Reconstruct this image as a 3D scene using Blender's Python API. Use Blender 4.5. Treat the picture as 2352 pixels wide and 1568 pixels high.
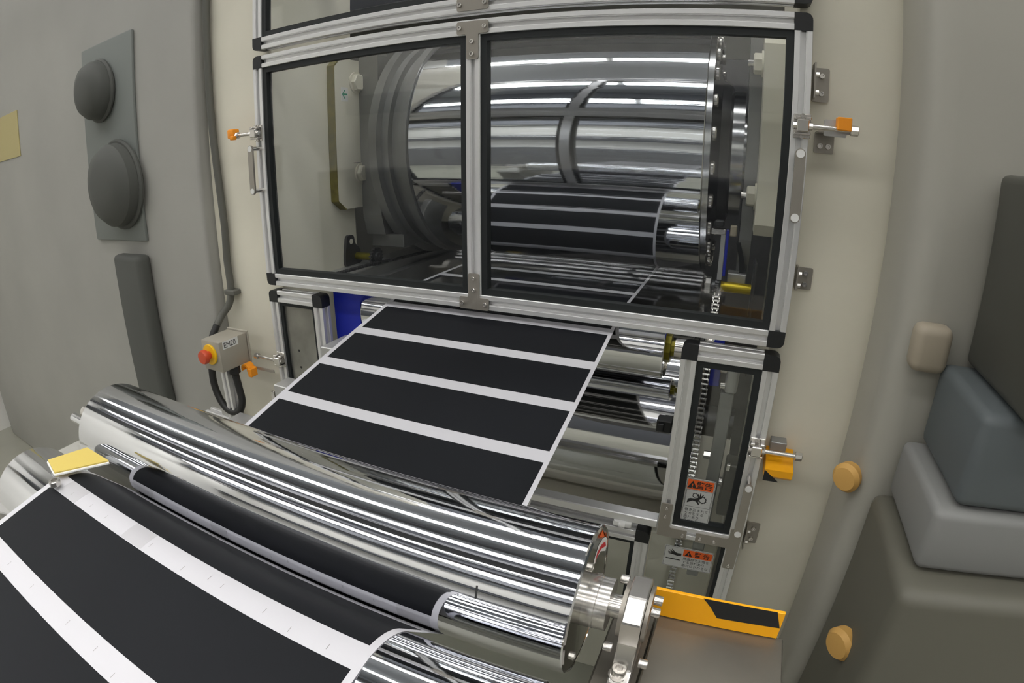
import bpy, bmesh, math, random
from mathutils import Matrix, Vector
PI = math.pi
random.seed(4)
for o in list(bpy.data.objects):
    bpy.data.objects.remove(o, do_unlink=True)
S = bpy.context.scene
COL = S.collection

# ------------------------------------------------------------------ camera (wide fisheye action-camera lens)
cd = bpy.data.cameras.new('camera')
cam = bpy.data.objects.new('camera', cd)
COL.objects.link(cam)
cd.type = 'PANO'
cd.sensor_fit = 'HORIZONTAL'
cd.sensor_width = 36.0
cd.sensor_height = 24.0
tgt = cd if hasattr(cd, 'panorama_type') else cd.cycles
tgt.panorama_type = 'FISHEYE_LENS_POLYNOMIAL'
tgt.fisheye_fov = math.radians(170)
tgt.fisheye_polynomial_k0 = 0.0
tgt.fisheye_polynomial_k1 = -0.05079948579740371
tgt.fisheye_polynomial_k2 = -7.233394869858745e-06
tgt.fisheye_polynomial_k3 = 8.484729948010989e-06
tgt.fisheye_polynomial_k4 = -9.73402592452579e-08
cd.clip_start = 0.01
R_ = (0.9217111937722946, 0.3878399253555134, 0.0053542109671983334)
U_ = (-0.13366841222118186, 0.3046474432697012, 0.9430390717692997)
B_ = (0.3641170565204543, -0.8699253574930805, 0.3326389056340469)
C_ = (1.0965239740694017, -0.9860568283826728, 0.3178625226779717)
cam.matrix_world = Matrix(((R_[0], U_[0], B_[0], C_[0]), (R_[1], U_[1], B_[1], C_[1]),
                           (R_[2], U_[2], B_[2], C_[2]), (0, 0, 0, 1)))
S.camera = cam

# ------------------------------------------------------------------ world, exposure
w = bpy.data.worlds.new('world')
S.world = w
w.use_nodes = True
w.node_tree.nodes['Background'].inputs[0].default_value = (0.8, 0.85, 0.9, 1)
w.node_tree.nodes['Background'].inputs[1].default_value = 0.25
S.view_settings.view_transform = 'Standard'
S.view_settings.look = 'None'
S.view_settings.gamma = 1
S.view_settings.exposure = 0.12
S.view_settings.use_curve_mapping = False
LAMP = 12.5          # brightness of the ceiling strip lights

# ------------------------------------------------------------------ materials
def newmat(name):
    m = bpy.data.materials.new(name)
    m.use_nodes = True
    nt = m.node_tree
    return m, nt, nt.nodes['Principled BSDF']

def mat(name, col, rough=0.5, metal=0.0, spec=0.5, noise=0.0, nscale=8.0, bump=0.0, bscale=(60, 60, 60), col2=None, rvar=0.0):
    m, nt, b = newmat(name)
    b.inputs['Base Color'].default_value = (*col, 1)
    b.inputs['Roughness'].default_value = rough
    b.inputs['Metallic'].default_value = metal
    b.inputs['Specular IOR Level'].default_value = spec
    if noise or bump or rvar:
        tc = nt.nodes.new('ShaderNodeTexCoord')
    if noise or rvar:
        n = nt.nodes.new('ShaderNodeTexNoise')
        n.inputs['Scale'].default_value = nscale
        n.inputs['Detail'].default_value = 5
        nt.links.new(tc.outputs['Object'], n.inputs['Vector'])
    if noise:
        mx = nt.nodes.new('ShaderNodeMix')
        mx.data_type = 'RGBA'
        c2 = col2 or tuple(c * (1 - noise) for c in col)
        mx.inputs[6].default_value = (*col, 1)
        mx.inputs[7].default_value = (*c2, 1)
        rp = nt.nodes.new('ShaderNodeMapRange')
        rp.inputs[1].default_value = 0.35
        rp.inputs[2].default_value = 0.7
        nt.links.new(n.outputs['Fac'], rp.inputs[0])
        nt.links.new(rp.outputs[0], mx.inputs[0])
        nt.links.new(mx.outputs[2], b.inputs['Base Color'])
    if rvar:
        rp = nt.nodes.new('ShaderNodeMapRange')
        rp.inputs[3].default_value = max(0.02, rough - rvar)
        rp.inputs[4].default_value = rough + rvar
        nt.links.new(n.outputs['Fac'], rp.inputs[0])
        nt.links.new(rp.outputs[0], b.inputs['Roughness'])
    if bump:
        mp = nt.nodes.new('ShaderNodeMapping')
        mp.inputs['Scale'].default_value = bscale
        n2 = nt.nodes.new('ShaderNodeTexNoise')
        n2.inputs['Scale'].default_value = 1.0
        n2.inputs['Detail'].default_value = 3
        bp = nt.nodes.new('ShaderNodeBump')
        bp.inputs['Strength'].default_value = bump
        bp.inputs['Distance'].default_value = 0.002
        nt.links.new(tc.outputs['Object'], mp.inputs[0])
        nt.links.new(mp.outputs[0], n2.inputs['Vector'])
        nt.links.new(n2.outputs['Fac'], bp.inputs['Height'])
        nt.links.new(bp.outputs[0], b.inputs['Normal'])
    return m

M = {}
M['cream'] = mat('cream_paint', (0.80, 0.765, 0.645), 0.45, noise=0.10, nscale=3.0, bump=0.03, bscale=(25, 25, 25))
M['alu'] = mat('anodised_aluminium', (0.79, 0.79, 0.79), 0.36, 0.6, bump=0.05, bscale=(8, 200, 200))
M['alu_v'] = mat('anodised_aluminium_upright', (0.79, 0.79, 0.79), 0.36, 0.6, bump=0.05, bscale=(200, 200, 8))
M['chrome'] = mat('chrome_plate', (0.78, 0.79, 0.82), 0.05, 1.0, bump=0.08, bscale=(1.2, 110, 110))
M['chrome_cap'] = mat('chrome_end_face', (0.66, 0.65, 0.62), 0.09, 1.0)
M['chrome_dull'] = mat('polished_steel', (0.55, 0.55, 0.56), 0.16, 1.0)
M['steel'] = mat('brushed_stainless', (0.36, 0.335, 0.295), 0.36, 0.6, bump=0.08, bscale=(300, 300, 20))
M['steel_bright'] = mat('bright_steel', (0.62, 0.60, 0.57), 0.2, 0.85)
M['steel_dark'] = mat('dark_steel', (0.13, 0.13, 0.135), 0.38, 0.8, noise=0.3, nscale=9)
M['grey_plate'] = mat('ground_steel_plate', (0.23, 0.215, 0.185), 0.42, 0.75, noise=0.25, nscale=7, bump=0.05, bscale=(20, 200, 20))
M['grey_metal'] = mat('grey_machined_metal', (0.33, 0.33, 0.325), 0.4, 0.6, noise=0.25, nscale=8)
M['light_metal'] = mat('pale_milled_aluminium', (0.55, 0.55, 0.54), 0.4, 0.6, noise=0.1, nscale=20)
M['galv'] = mat('galvanised_sheet', (0.36, 0.355, 0.32), 0.42, 0.7, noise=0.35, nscale=14)
M['black'] = mat('black_plastic', (0.012, 0.013, 0.014), 0.5)
M['rubber'] = mat('black_rubber_gasket', (0.010, 0.013, 0.014), 0.6)
M['dark_slot'] = mat('oxidised_slot', (0.2, 0.2, 0.2), 0.5, 0.9)
M['film'] = mat('white_film', (0.57, 0.565, 0.60), 0.38, spec=0.4)
M['tape'] = mat('grey_tape', (0.48, 0.475, 0.50), 0.35)
M['coating'] = mat('black_coating', (0.010, 0.011, 0.014), 0.6, spec=0.15, noise=0.25, nscale=4)
M['orange'] = mat('orange_plastic', (0.95, 0.33, 0.012), 0.42)
M['safety_yellow'] = mat('safety_yellow_paint', (1.0, 0.45, 0.004), 0.4)
M['pale_yellow'] = mat('pale_yellow_plate', (0.66, 0.51, 0.12), 0.45)
M['faded_yellow'] = mat('faded_yellow_sheet', (0.50, 0.43, 0.20), 0.6)
M['yellow'] = mat('yellow_plastic', (0.9, 0.55, 0.01), 0.4)
M['red'] = mat('red_button', (0.62, 0.075, 0.025), 0.4)
M['blue'] = mat('blue_paint', (0.006, 0.018, 0.36), 0.4)
M['olive'] = mat('olive_chromate', (0.24, 0.205, 0.012), 0.3, 0.55, noise=0.3, nscale=30)
M['olive_edge'] = mat('worn_olive_edge', (0.20, 0.165, 0.02), 0.6, noise=0.35, nscale=40)
M['amber'] = mat('yellow_chromate', (0.62, 0.46, 0.02), 0.2, 0.6)
M['box_grey'] = mat('warm_grey_enclosure', (0.36, 0.335, 0.28), 0.5)
M['hose'] = mat('black_hose', (0.014, 0.014, 0.014), 0.5)
M['conduit'] = mat('grey_conduit', (0.115, 0.115, 0.10), 0.55)
M['label_white'] = mat('label_white', (0.80, 0.80, 0.78), 0.45)
M['label_grey'] = mat('label_silver', (0.56, 0.57, 0.55), 0.4)
M['label_orange'] = mat('label_orange', (0.85, 0.13, 0.015), 0.5)
M['ink'] = mat('ink', (0.02, 0.02, 0.02), 0.6)
M['green'] = mat('green_ink', (0.02, 0.28, 0.17), 0.6)
M['red_ink'] = mat('red_ink', (0.62, 0.02, 0.03), 0.5)
M['panel_grey'] = mat('grey_cabinet_paint', (0.39, 0.385, 0.355), 0.5, noise=0.12, nscale=2)
M['panel_dark'] = mat('dark_cabinet_paint', (0.07, 0.07, 0.058), 0.5)
M['duct'] = mat('dark_cable_duct', (0.085, 0.088, 0.08), 0.7)
M['cover_grey'] = mat('cover_grey', (0.20, 0.215, 0.205), 0.6)
M['pale_side'] = mat('mid_grey_paint', (0.22, 0.22, 0.215), 0.55)
M['slate'] = mat('slate_blue_paint', (0.10, 0.115, 0.12), 0.55)
M['olive_grey'] = mat('olive_grey_paint', (0.11, 0.106, 0.083), 0.55)
M['tan'] = mat('tan_paint', (0.34, 0.295, 0.225), 0.55)
M['orange_soft'] = mat('worn_orange_plastic', (0.62, 0.36, 0.10), 0.6)
M['pillar'] = mat('pillar_paint', (0.36, 0.35, 0.305), 0.5)
M['floor'] = mat('floor_epoxy', (0.34, 0.335, 0.28), 0.3, noise=0.2, nscale=1.5)
M['room_wall'] = mat('room_wall_paint', (0.78, 0.77, 0.73), 0.7)
M['dark_band'] = mat('dark_band_panel', (0.09, 0.095, 0.11), 0.6)  # for the unseen boxes added to darken the chrome reflections
M['ceiling'] = mat('ceiling_board', (0.34, 0.36, 0.40), 0.8)

def emis(name, col, st):
    m = bpy.data.materials.new(name)
    m.use_nodes = True
    nt = m.node_tree
    nt.nodes.clear()
    e = nt.nodes.new('ShaderNodeEmission')
    e.inputs[0].default_value = (*col, 1)
    e.inputs[1].default_value = st
    o = nt.nodes.new('ShaderNodeOutputMaterial')
    nt.links.new(e.outputs[0], o.inputs[0])
    return m
M['lamp'] = emis('strip_light_tube', (1.0, 0.985, 0.95), LAMP)

def glass(name, tint, f0=0.055):
    m = bpy.data.materials.new(name)
    m.use_nodes = True
    nt = m.node_tree
    nt.nodes.clear()
    tr = nt.nodes.new('ShaderNodeBsdfTransparent')
    tr.inputs[0].default_value = (*tint, 1)
    gl = nt.nodes.new('ShaderNodeBsdfGlossy')
    gl.inputs['Roughness'].default_value = 0.03
    lw = nt.nodes.new('ShaderNodeLayerWeight')
    lw.inputs[0].default_value = 0.5
    pw = nt.nodes.new('ShaderNodeMath')
    pw.operation = 'POWER'
    pw.inputs[1].default_value = 5
    ma = nt.nodes.new('ShaderNodeMath')
    ma.operation = 'MULTIPLY_ADD'
    ma.inputs[1].default_value = 1 - f0
    ma.inputs[2].default_value = f0
    mx = nt.nodes.new('ShaderNodeMixShader')
    o = nt.nodes.new('ShaderNodeOutputMaterial')
    nt.links.new(lw.outputs['Facing'], pw.inputs[0])
    nt.links.new(pw.outputs[0], ma.inputs[0])
    nt.links.new(ma.outputs[0], mx.inputs[0])
    nt.links.new(tr.outputs[0], mx.inputs[1])
    nt.links.new(gl.outputs[0], mx.inputs[2])
    nt.links.new(mx.outputs[0], o.inputs[0])
    return m
M['acrylic'] = glass('clear_acrylic', (0.97, 0.982, 0.985))

# ------------------------------------------------------------------ mesh helpers
def V(*a):
    return Vector(a)

def add_box(bm, a, b, bev=0.0, seg=1):
    x0, y0, z0 = (min(a[i], b[i]) for i in range(3))
    x1, y1, z1 = (max(a[i], b[i]) for i in range(3))
    v = [bm.verts.new(p) for p in ((x0, y0, z0), (x1, y0, z0), (x1, y1, z0), (x0, y1, z0),
                                   (x0, y0, z1), (x1, y0, z1), (x1, y1, z1), (x0, y1, z1))]
    fs = [bm.faces.new([v[i] for i in q]) for q in
          ((0, 3, 2, 1), (4, 5, 6, 7), (0, 1, 5, 4), (1, 2, 6, 5), (2, 3, 7, 6), (3, 0, 4, 7))]
    if bev:
        es = list({e for f in fs for e in f.edges})
        bmesh.ops.bevel(bm, geom=es, offset=bev, segments=seg, affect='EDGES', profile=0.5)
    return bm

AX = {'X': (V(1, 0, 0), V(0, 1, 0), V(0, 0, 1)), 'Y': (V(0, 1, 0), V(0, 0, 1), V(1, 0, 0)),
      'Z': (V(0, 0, 1), V(1, 0, 0), V(0, 1, 0))}

def add_lathe(bm, prof, origin, axis='X', seg=24, close=False):
    """prof: list of (t, r) along the axis."""
    if isinstance(axis, str):
        a, u, v = AX[axis]
    else:
        a = Vector(axis).normalized()
        u = a.orthogonal().normalized()
        v = a.cross(u)
    o = Vector(origin)
    rings = []
    for t, r in prof:
        if r < 1e-7:
            rings.append([bm.verts.new(o + a * t)])
        else:
            rings.append([bm.verts.new(o + a * t + u * (r * math.cos(2 * PI * k / seg)) + v * (r * math.sin(2 * PI * k / seg)))
                          for k in range(seg)])
    n = len(rings)
    for i in range(n if close else n - 1):
        p, q = rings[i], rings[(i + 1) % n]
        if len(p) == 1 and len(q) == 1:
            continue
        for k in range(seg):
            k2 = (k + 1) % seg
            if len(p) == 1:
                bm.faces.new((p[0], q[k], q[k2]))
            elif len(q) == 1:
                bm.faces.new((p[k], q[0], p[k2]))
            else:
                bm.faces.new((p[k], q[k], q[k2], p[k2]))
    return bm

def add_cyl(bm, origin, axis, r, t0, t1, seg=24, ch=0.0):
    prof = [(t0, 0), (t0, r - ch), (t0 + ch, r), (t1 - ch, r), (t1, r - ch), (t1, 0)] if ch else [(t0, 0), (t0, r), (t1, r), (t1, 0)]
    return add_lathe(bm, prof, origin, axis, seg)

def add_tube(bm, pts, r, seg=10, rfun=None):
    pts = [Vector(p) for p in pts]
    rings = []
    u = None
    for i, p in enumerate(pts):
        d = (pts[min(i + 1, len(pts) - 1)] - pts[max(i - 1, 0)]).normalized()
        if u is None:
            u = d.orthogonal().normalized()
        u = (u - d * u.dot(d)).normalized()
        v = d.cross(u)
        rr = rfun(i) if rfun else r
        rings.append([bm.verts.new(p + u * rr * math.cos(2 * PI * k / seg) + v * rr * math.sin(2 * PI * k / seg)) for k in range(seg)])
    for a, b in zip(rings, rings[1:]):
        for k in range(seg):
            bm.faces.new((a[k], a[(k + 1) % seg], b[(k + 1) % seg], b[k]))
    bm.faces.new(rings[0][::-1])
    bm.faces.new(rings[-1])
    return bm

def spline(pts, n=8):
    pts = [Vector(p) for p in pts]
    P = [pts[0] * 2 - pts[1]] + pts + [pts[-1] * 2 - pts[-2]]
    out = []
    for i in range(1, len(P) - 2):
        for k in range(n):
            t = k / n
            a, b, c, d = P[i - 1:i + 3]
            out.append(0.5 * ((2 * b) + (c - a) * t + (2 * a - 5 * b + 4 * c - d) * t * t + (3 * b - a - 3 * c + d) * t ** 3))
    out.append(pts[-1])
    return out

def add_prism(bm, poly, f0, f1):
    """poly: 2-D points; f0, f1 map a 2-D point to 3-D for either end."""
    a = [bm.verts.new(f0(*p)) for p in poly]
    b = [bm.verts.new(f1(*p)) for p in poly]
    n = len(poly)
    bm.faces.new(a[::-1])
    bm.faces.new(b)
    for i in range(n):
        bm.faces.new((a[i], a[(i + 1) % n], b[(i + 1) % n], b[i]))
    return bm

def plate_xz(bm, poly, y0, y1):
    return add_prism(bm, poly, lambda x, z: (x, y0, z), lambda x, z: (x, y1, z))

def plate_xy(bm, poly, z0, z1):
    return add_prism(bm, poly, lambda x, y: (x, y, z0), lambda x, y: (x, y, z1))

def plate_yz(bm, poly, x0, x1):
    return add_prism(bm, poly, lambda y, z: (x0, y, z), lambda y, z: (x1, y, z))

def rounded(poly, r, seg=4):
    """round the corners of a closed 2-D polygon."""
    out = []
    n = len(poly)
    for i in range(n):
        p0, p, p1 = Vector(poly[i - 1]), Vector(poly[i]), Vector(poly[(i + 1) % n])
        a, b = (p0 - p), (p1 - p)
        rr = min(r, a.length * 0.45, b.length * 0.45)
        s, e = p + a.normalized() * rr, p + b.normalized() * rr
        for k in range(seg + 1):
            t = k / seg
            q = s * (1 - t) ** 2 + p * 2 * t * (1 - t) + e * t * t
            out.append((q.x, q.y))
    return out

def B():
    return bmesh.new()

def smooth_by_angle(me, ang=35):
    me.shade_smooth()
    try:
        me.set_sharp_from_angle(angle=math.radians(ang))
    except Exception:
        pass

def obj(name, bm, m, parent=None, label=None, smooth=True, ang=35, kind=None):
    me = bpy.data.meshes.new(name)
    bmesh.ops.recalc_face_normals(bm, faces=bm.faces[:])
    bm.to_mesh(me)
    bm.free()
    if smooth:
        smooth_by_angle(me, ang)
    me.materials.append(M[m] if isinstance(m, str) else m)
    return link(name, me, parent, label, kind)

def link(name, me, parent=None, label=None, kind=None):
    o = bpy.data.objects.new(name, me)
    COL.objects.link(o)
    if parent is not None:
        o.parent = parent
        if parent.type == 'EMPTY':
            o.matrix_parent_inverse = Matrix.Translation(-Vector(parent.location))
    if label:
        o['label'] = label
    if kind:
        o['kind'] = kind
    return o

def thing(name, label, cat, loc, group=None):
    o = bpy.data.objects.new(name, None)
    COL.objects.link(o)
    o.empty_display_size = 0.05
    o.location = loc
    o['label'] = label
    o['category'] = cat
    if group:
        o['group'] = group
    return o

def tag(o, label, cat, group=None):
    o['label'] = label
    o['category'] = cat
    if group:
        o['group'] = group
    return o

def struct(name, bm, m):
    return obj(name, bm, m, kind='structure')

def box(a, b, bev=0.0, seg=1):
    return add_box(B(), a, b, bev, seg)

def cyl(o, ax, r, t0, t1, seg=24, ch=0.0):
    return add_cyl(B(), o, ax, r, t0, t1, seg, ch)

def screw(parent, p, axis=(0, -1, 0), r=0.0046, h=0.004, m='steel_bright'):
    """socket-head screw standing proud along axis from p"""
    bm = B()
    add_lathe(bm, [(h * 0.35, 0), (h * 0.35, r * 0.5), (h, r * 0.55), (h, r * 0.9), (h * 0.85, r), (0, r)], p, axis, 12)
    return obj('screw', bm, m, parent)

# aluminium slotted profile, 30 x 30
def profile_poly(s=0.015):
    k = s / 0.015
    h = [(-15, 0), (-6.3, 0), (-6.3, -1.6), (-4.2, -1.6), (-4.2, -9), (4.2, -9), (4.2, -1.6), (6.3, -1.6), (6.3, 0), (15, 0)]
    pts = []
    for (u, v) in [(-14.2, 0), (-6.0, 0), (-5.4, 1.3), (-4.1, 1.3), (-4.1, 8.5), (4.1, 8.5), (4.1, 1.3), (5.4, 1.3), (6.0, 0), (14.2, 0),
                   (15, 0.8), (15, 9), (13.7, 9.6), (13.7, 10.9), (6.5, 10.9), (6.5, 19.1), (13.7, 19.1), (13.7, 20.4), (15, 21), (15, 29.2),
                   (14.2, 30), (-14.2, 30), (-15, 29.2), (-15, 21), (-13.7, 20.4), (-13.7, 19.1), (-6.5, 19.1), (-6.5, 10.9), (-13.7, 10.9),
                   (-13.7, 9.6), (-15, 9), (-15, 0.8)]:
        pts.append((u * k / 1000, v * k / 1000))
    return pts

PROF = profile_poly()

def rail(parent, name, x0, x1, zc, y0=0.0, label=None):
    bm = B()
    add_prism(bm, PROF, lambda u, v: (x0, y0 + v, zc + u), lambda u, v: (x1, y0 + v, zc + u))
    return obj(name, bm, 'alu', parent, label, ang=20)

def stile(parent, name, z0, z1, xc, y0=0.0, label=None):
    bm = B()
    add_prism(bm, PROF, lambda u, v: (xc + u, y0 + v, z0), lambda u, v: (xc + u, y0 + v, z1))
    return obj(name, bm, 'alu_v', parent, label, ang=20)

def corner(parent, x0, z0, sx, sz, y0=0.0):
    """black end cap, 31 mm cube, outer corner rounded; sx, sz: which way the outer corner points"""
    s = 0.0308
    xc, zc = x0, z0
    h = s / 2
    poly = []
    for (cx, cz) in ((-1, -1), (1, -1), (1, 1), (-1, 1)):
        px, pz = xc + cx * h, zc + cz * h
        if cx == sx and cz == sz:
            r = 0.012
            c0 = (px - cx * r, pz - cz * r)
            a0 = math.atan2(cz, 0) if False else None
            arc = []
            for k in range(7):
                t = k / 6 * PI / 2
                arc.append((c0[0] + cx * r * math.cos(t), c0[1] + cz * r * math.sin(t)))
            if cx * cz < 0:
                arc = arc[::-1]
            poly += arc
        else:
            poly.append((px, pz))
    bm = B()
    plate_xz(bm, poly, y0 - 0.0005, y0 + 0.0305)
    return obj('corner_cap', bm, 'black', parent, ang=30)

def frame_ring(bm, x0, x1, z0, z1, w, y0, y1):
    for a, b in (((x0, y0, z0), (x0 + w, y1, z1)), ((x1 - w, y0, z0), (x1, y1, z1)),
                 ((x0 + w, y0, z0), (x1 - w, y1, z0 + w)), ((x0 + w, y0, z1 - w), (x1 - w, y1, z1))):
        add_box(bm, a, b)
    return bm

def glazing(parent, x0, x1, z0, z1, gw=0.013):
    obj('gasket', frame_ring(B(), x0, x1, z0, z1, gw, 0.004, 0.022), 'rubber', parent, smooth=False)
    return obj('pane', box((x0 + gw * 0.4, 0.011, z0 + gw * 0.4), (x1 - gw * 0.4, 0.015, z1 - gw * 0.4)), 'acrylic', parent, smooth=False)

def tee(parent, xc, zc, up, name='tee_plate'):
    """T-shaped joining plate: bar along the rail, leg along the mullion; up = +1 leg goes up, -1 down"""
    w, L, leg = 0.0125, 0.033, 0.062
    poly = [(xc - L, zc - up * w), (xc + L, zc - up * w), (xc + L, zc + up * w), (xc + 0.0125, zc + up * w),
            (xc + 0.0125, zc + up * leg), (xc - 0.0125, zc + up * leg), (xc - 0.0125, zc + up * w), (xc - L, zc + up * w)]
    bm = B()
    plate_xz(bm, rounded(poly, 0.004, 3), -0.003, 0.0)
    p = obj(name, bm, 'steel', parent, 'brushed steel joining plate', smooth=False)
    for dx, dz in ((-0.026, 0), (0.026, 0), (0, up * 0.028), (0, up * 0.052)):
        screw(p, (xc + dx, -0.003, zc + dz))
    return p

def text_mesh(body, size, m, parent, origin, ux, uz, name='lettering', sx=1.0, align='LEFT', spacing=1.0, thick=0.0):
    """flat print: text laid out from origin along ux (reading direction) and uz (up)"""
    cu = bpy.data.curves.new('lettering', 'FONT')
    cu.body = body
    cu.size = size
    cu.align_x = align
    cu.space_line = spacing
    cu.offset = thick
    to = bpy.data.objects.new('lettering', cu)
    COL.objects.link(to)
    bpy.context.view_layer.update()
    dg = bpy.context.evaluated_depsgraph_get()
    me = bpy.data.meshes.new_from_object(to.evaluated_get(dg))
    bpy.data.objects.remove(to, do_unlink=True)
    ux, uz, o = Vector(ux), Vector(uz), Vector(origin)
    for v in me.vertices:
        v.co = o + ux * (v.co.x * sx) + uz * v.co.y
    me.materials.clear()
    me.materials.append(M[m])
    me.name = name
    return link(name, me, parent)

def flat(name, poly, m, parent, y, th=0.0003):
    bm = B()
    plate_xz(bm, poly, y - th, y)
    return obj(name, bm, m, parent, smooth=False)

# ------------------------------------------------------------------ room shell
struct('floor', box((-3, -4.2, -1.25), (4.5, 4, -1.2)), 'floor')
struct('ceiling', box((-3, -4.2, 1.9), (4.5, 4, 1.95)), 'ceiling')
struct('wall_front', box((-3, -4.25, -1.2), (4.5, -4.2, 1.9)), 'room_wall')
struct('wall_back', box((-3, 4, -1.2), (4.5, 4.05, 1.9)), 'room_wall')
struct('wall_left', box((-3.05, -4.2, -1.2), (-3, 4, 1.9)), 'room_wall')
struct('wall_right', box((4.5, -4.2, -1.2), (4.55, 4, 1.9)), 'room_wall')

# unseen dark ceiling and wall boxes, added to make dark bands in the chrome
for k, (y, z0, dy) in enumerate(((-3.2, 1.55, 0.30), (-2.35, 1.6, 0.25), (-1.55, 1.5, 0.35), (-0.95, 1.65, 0.12), (0.72, 1.6, 0.3), (1.4, 1.6, 0.2))):
    struct('trim_%d' % (k + 1), box((-3, y - dy / 2, z0), (4.5, y + dy / 2, 1.9), 0.01), 'dark_band')
struct('trim_7', box((-3, -4.2, -1.2), (4.5, -3.5, 0.15), 0.01), 'dark_band')
struct('trim_8', box((-3, -4.2, 0.75), (4.5, -4.0, 0.95), 0.01), 'dark_band')

# ceiling strip lights (above and behind the camera; they show as streaks in the chrome)
def strip(x, y, w):
    t = thing('strip_light', 'long white strip light on the ceiling above the line', 'light', (x, y, 1.82), 'ceiling strip lights')
    obj('housing', box((x - 0.81, y - w, 1.825), (x + 0.81, y + w, 1.90), 0.006), 'label_white', t)
    obj('diffuser', box((x - 0.80, y - w + 0.006, 1.815), (x + 0.80, y + w - 0.006, 1.824), 0.002), 'lamp', t)
for y, w in ((-3.55, 0.10), (-2.8, 0.12), (-1.95, 0.08), (-1.2, 0.07), (-0.45, 0.05), (0.33, 0.055)):
    for x in (-2.0, -0.35, 1.3, 2.95):
        strip(x, y, w)

# ------------------------------------------------------------------ machine side frames (cream plates)
bm = B()
add_box(bm, (-0.245, 0.04, -1.2), (0.02, 0.363, 1.45), 0.004)
tag(obj('machine_column', bm, 'cream'), 'cream painted machine column left of the glazed doors, behind the emergency stop box', 'machine frame')
bm = B()
add_box(bm, (1.181, 0.04, -1.2), (1.60, 0.41, 1.45), 0.004)
tag(obj('machine_column', bm, 'cream'), 'cream painted machine column right of the glazed doors, carrying steel brackets', 'machine frame')
# rear machine structure seen through the panes
bm = B()
add_box(bm, (-0.2, 1.55, -1.2), (1.5, 1.6, 0.75), 0.002)
tag(obj('rear_panel', bm, 'steel_dark'), 'dark sheet panel closing the machine behind the big drum', 'panel')

bm = B()
add_box(bm, (0.03, 0.20, -1.2), (1.17, 0.90, -0.60), 0.004)
tag(obj('machine_plinth', bm, 'cream'), 'cream painted machine plinth low behind the centre lower guard', 'plinth')
# ------------------------------------------------------------------ main glazed door
W, H = 1.2036, 0.5717
d = thing('guard_door', 'wide two-pane glazed aluminium guard door in front of the big chrome drum', 'guard door', (0.6018, 0, 0))
MX = 0.6001
for nm, z in (('top_rail', H - 0.015), ('bottom_rail', 0.015)):
    rail(d, nm, 0.0308, W - 0.0308, z)
stile(d, 'side_stile', 0.0308, H - 0.0308, 0.015)
stile(d, 'side_stile', 0.0308, H - 0.0308, W - 0.015)
stile(d, 'mullion', 0.03, H - 0.03, MX)
for x, sx in ((0.0154, -1), (W - 0.0154, 1)):
    for z, sz in ((0.0154, -1), (H - 0.0154, 1)):
        corner(d, x, z, sx, sz)
glazing(d, 0.03, MX - 0.015, 0.03, H - 0.03)
glazing(d, MX + 0.015, W - 0.03, 0.03, H - 0.03)
tee(d, MX, H - 0.016, -1)
tee(d, MX, 0.012, 1)

def handle(parent, x0, z0, x1, z1, y=-0.042, out=0.0, face='steel'):
    """flat bar pull handle with two round posts"""
    h = obj('handle', B_handle(x0, z0, x1, z1, y), face, parent, 'brushed steel pull handle')
    for x, z in ((x0, z0), (x1, z1)):
        obj('post', cyl((x, y + 0.004, z), 'Y', 0.005, 0, -y - 0.004, 14), 'steel_bright', h)
        obj('cap', cyl((x, y - 0.0012, z), 'Y', 0.0068, 0, 0.0014, 18), 'label_white', h, 'white round cap')
    return h

def B_handle(x0, z0, x1, z1, y):
    bm = B()
    a, b = V(x0, z0), V(x1, z1)
    dv = (b - a).normalized()
    n = V(-dv.y, dv.x)
    r = 0.0085
    poly = []
    for k in range(9):
        t = k / 8 * PI
        q = b + n * (r * math.cos(t)) + dv * (r * math.sin(t))
        poly.append((q.x, q.y))
    for k in range(9):
        t = k / 8 * PI
        q = a - n * (r * math.cos(t)) - dv * (r * math.sin(t))
        poly.append((q.x, q.y))
    plate_xz(bm, poly, y, y + 0.005)
    return bm

handle(d, 1.1885, 0.337, 1.1885, 0.2345)
handle(d, 0.0165, 0.345, 0.0165, 0.2425, y=-0.036)

def latch(parent, x, z, dirx, L, knob=None, y=0.0):
    """swing-bolt latch: base plate, clevis block, pin, threaded rod with knob"""
    l = obj('latch', box((x - 0.0145, y - 0.003, z - 0.020), (x + 0.0145, y, z + 0.020), 0.001), 'steel_bright', parent, 'bright steel swing-bolt latch')
    bm = B()
    add_box(bm, (x - 0.010, y - 0.022, z - 0.010), (x + 0.010, y - 0.003, z + 0.010), 0.0015)
    add_box(bm, (x - 0.0135, y - 0.018, z + 0.010), (x - 0.005, y - 0.003, z + 0.015), 0.001)
    add_box(bm, (x + 0.005, y - 0.018, z + 0.010), (x + 0.0135, y - 0.003, z + 0.015), 0.001)
    add_box(bm, (x - 0.0135, y - 0.018, z - 0.015), (x + 0.0135, y - 0.003, z - 0.011), 0.001)
    obj('clevis', bm, 'steel_bright', l)
    obj('pin', cyl((x - 0.016, y - 0.013, z), 'X', 0.0065, 0, 0.032, 8), 'steel_bright', l)
    screw(l, (x, y - 0.003, z + 0.017), r=0.004)
    screw(l, (x, y - 0.003, z - 0.017), r=0.004)
    bm = B()
    add_cyl(bm, (x, y - 0.013, z), (dirx, 0, 0), 0.0045, 0.01, L, 12, 0.0006)
    obj('rod', bm, 'steel_bright', l)
    bm = B()
    add_cyl(bm, (x, y - 0.013, z), (dirx, 0, 0), 0.0085, L - 0.002, L + 0.012, 8, 0.0012)
    obj('rod_head', bm, 'steel_bright', l)
    return l

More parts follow.
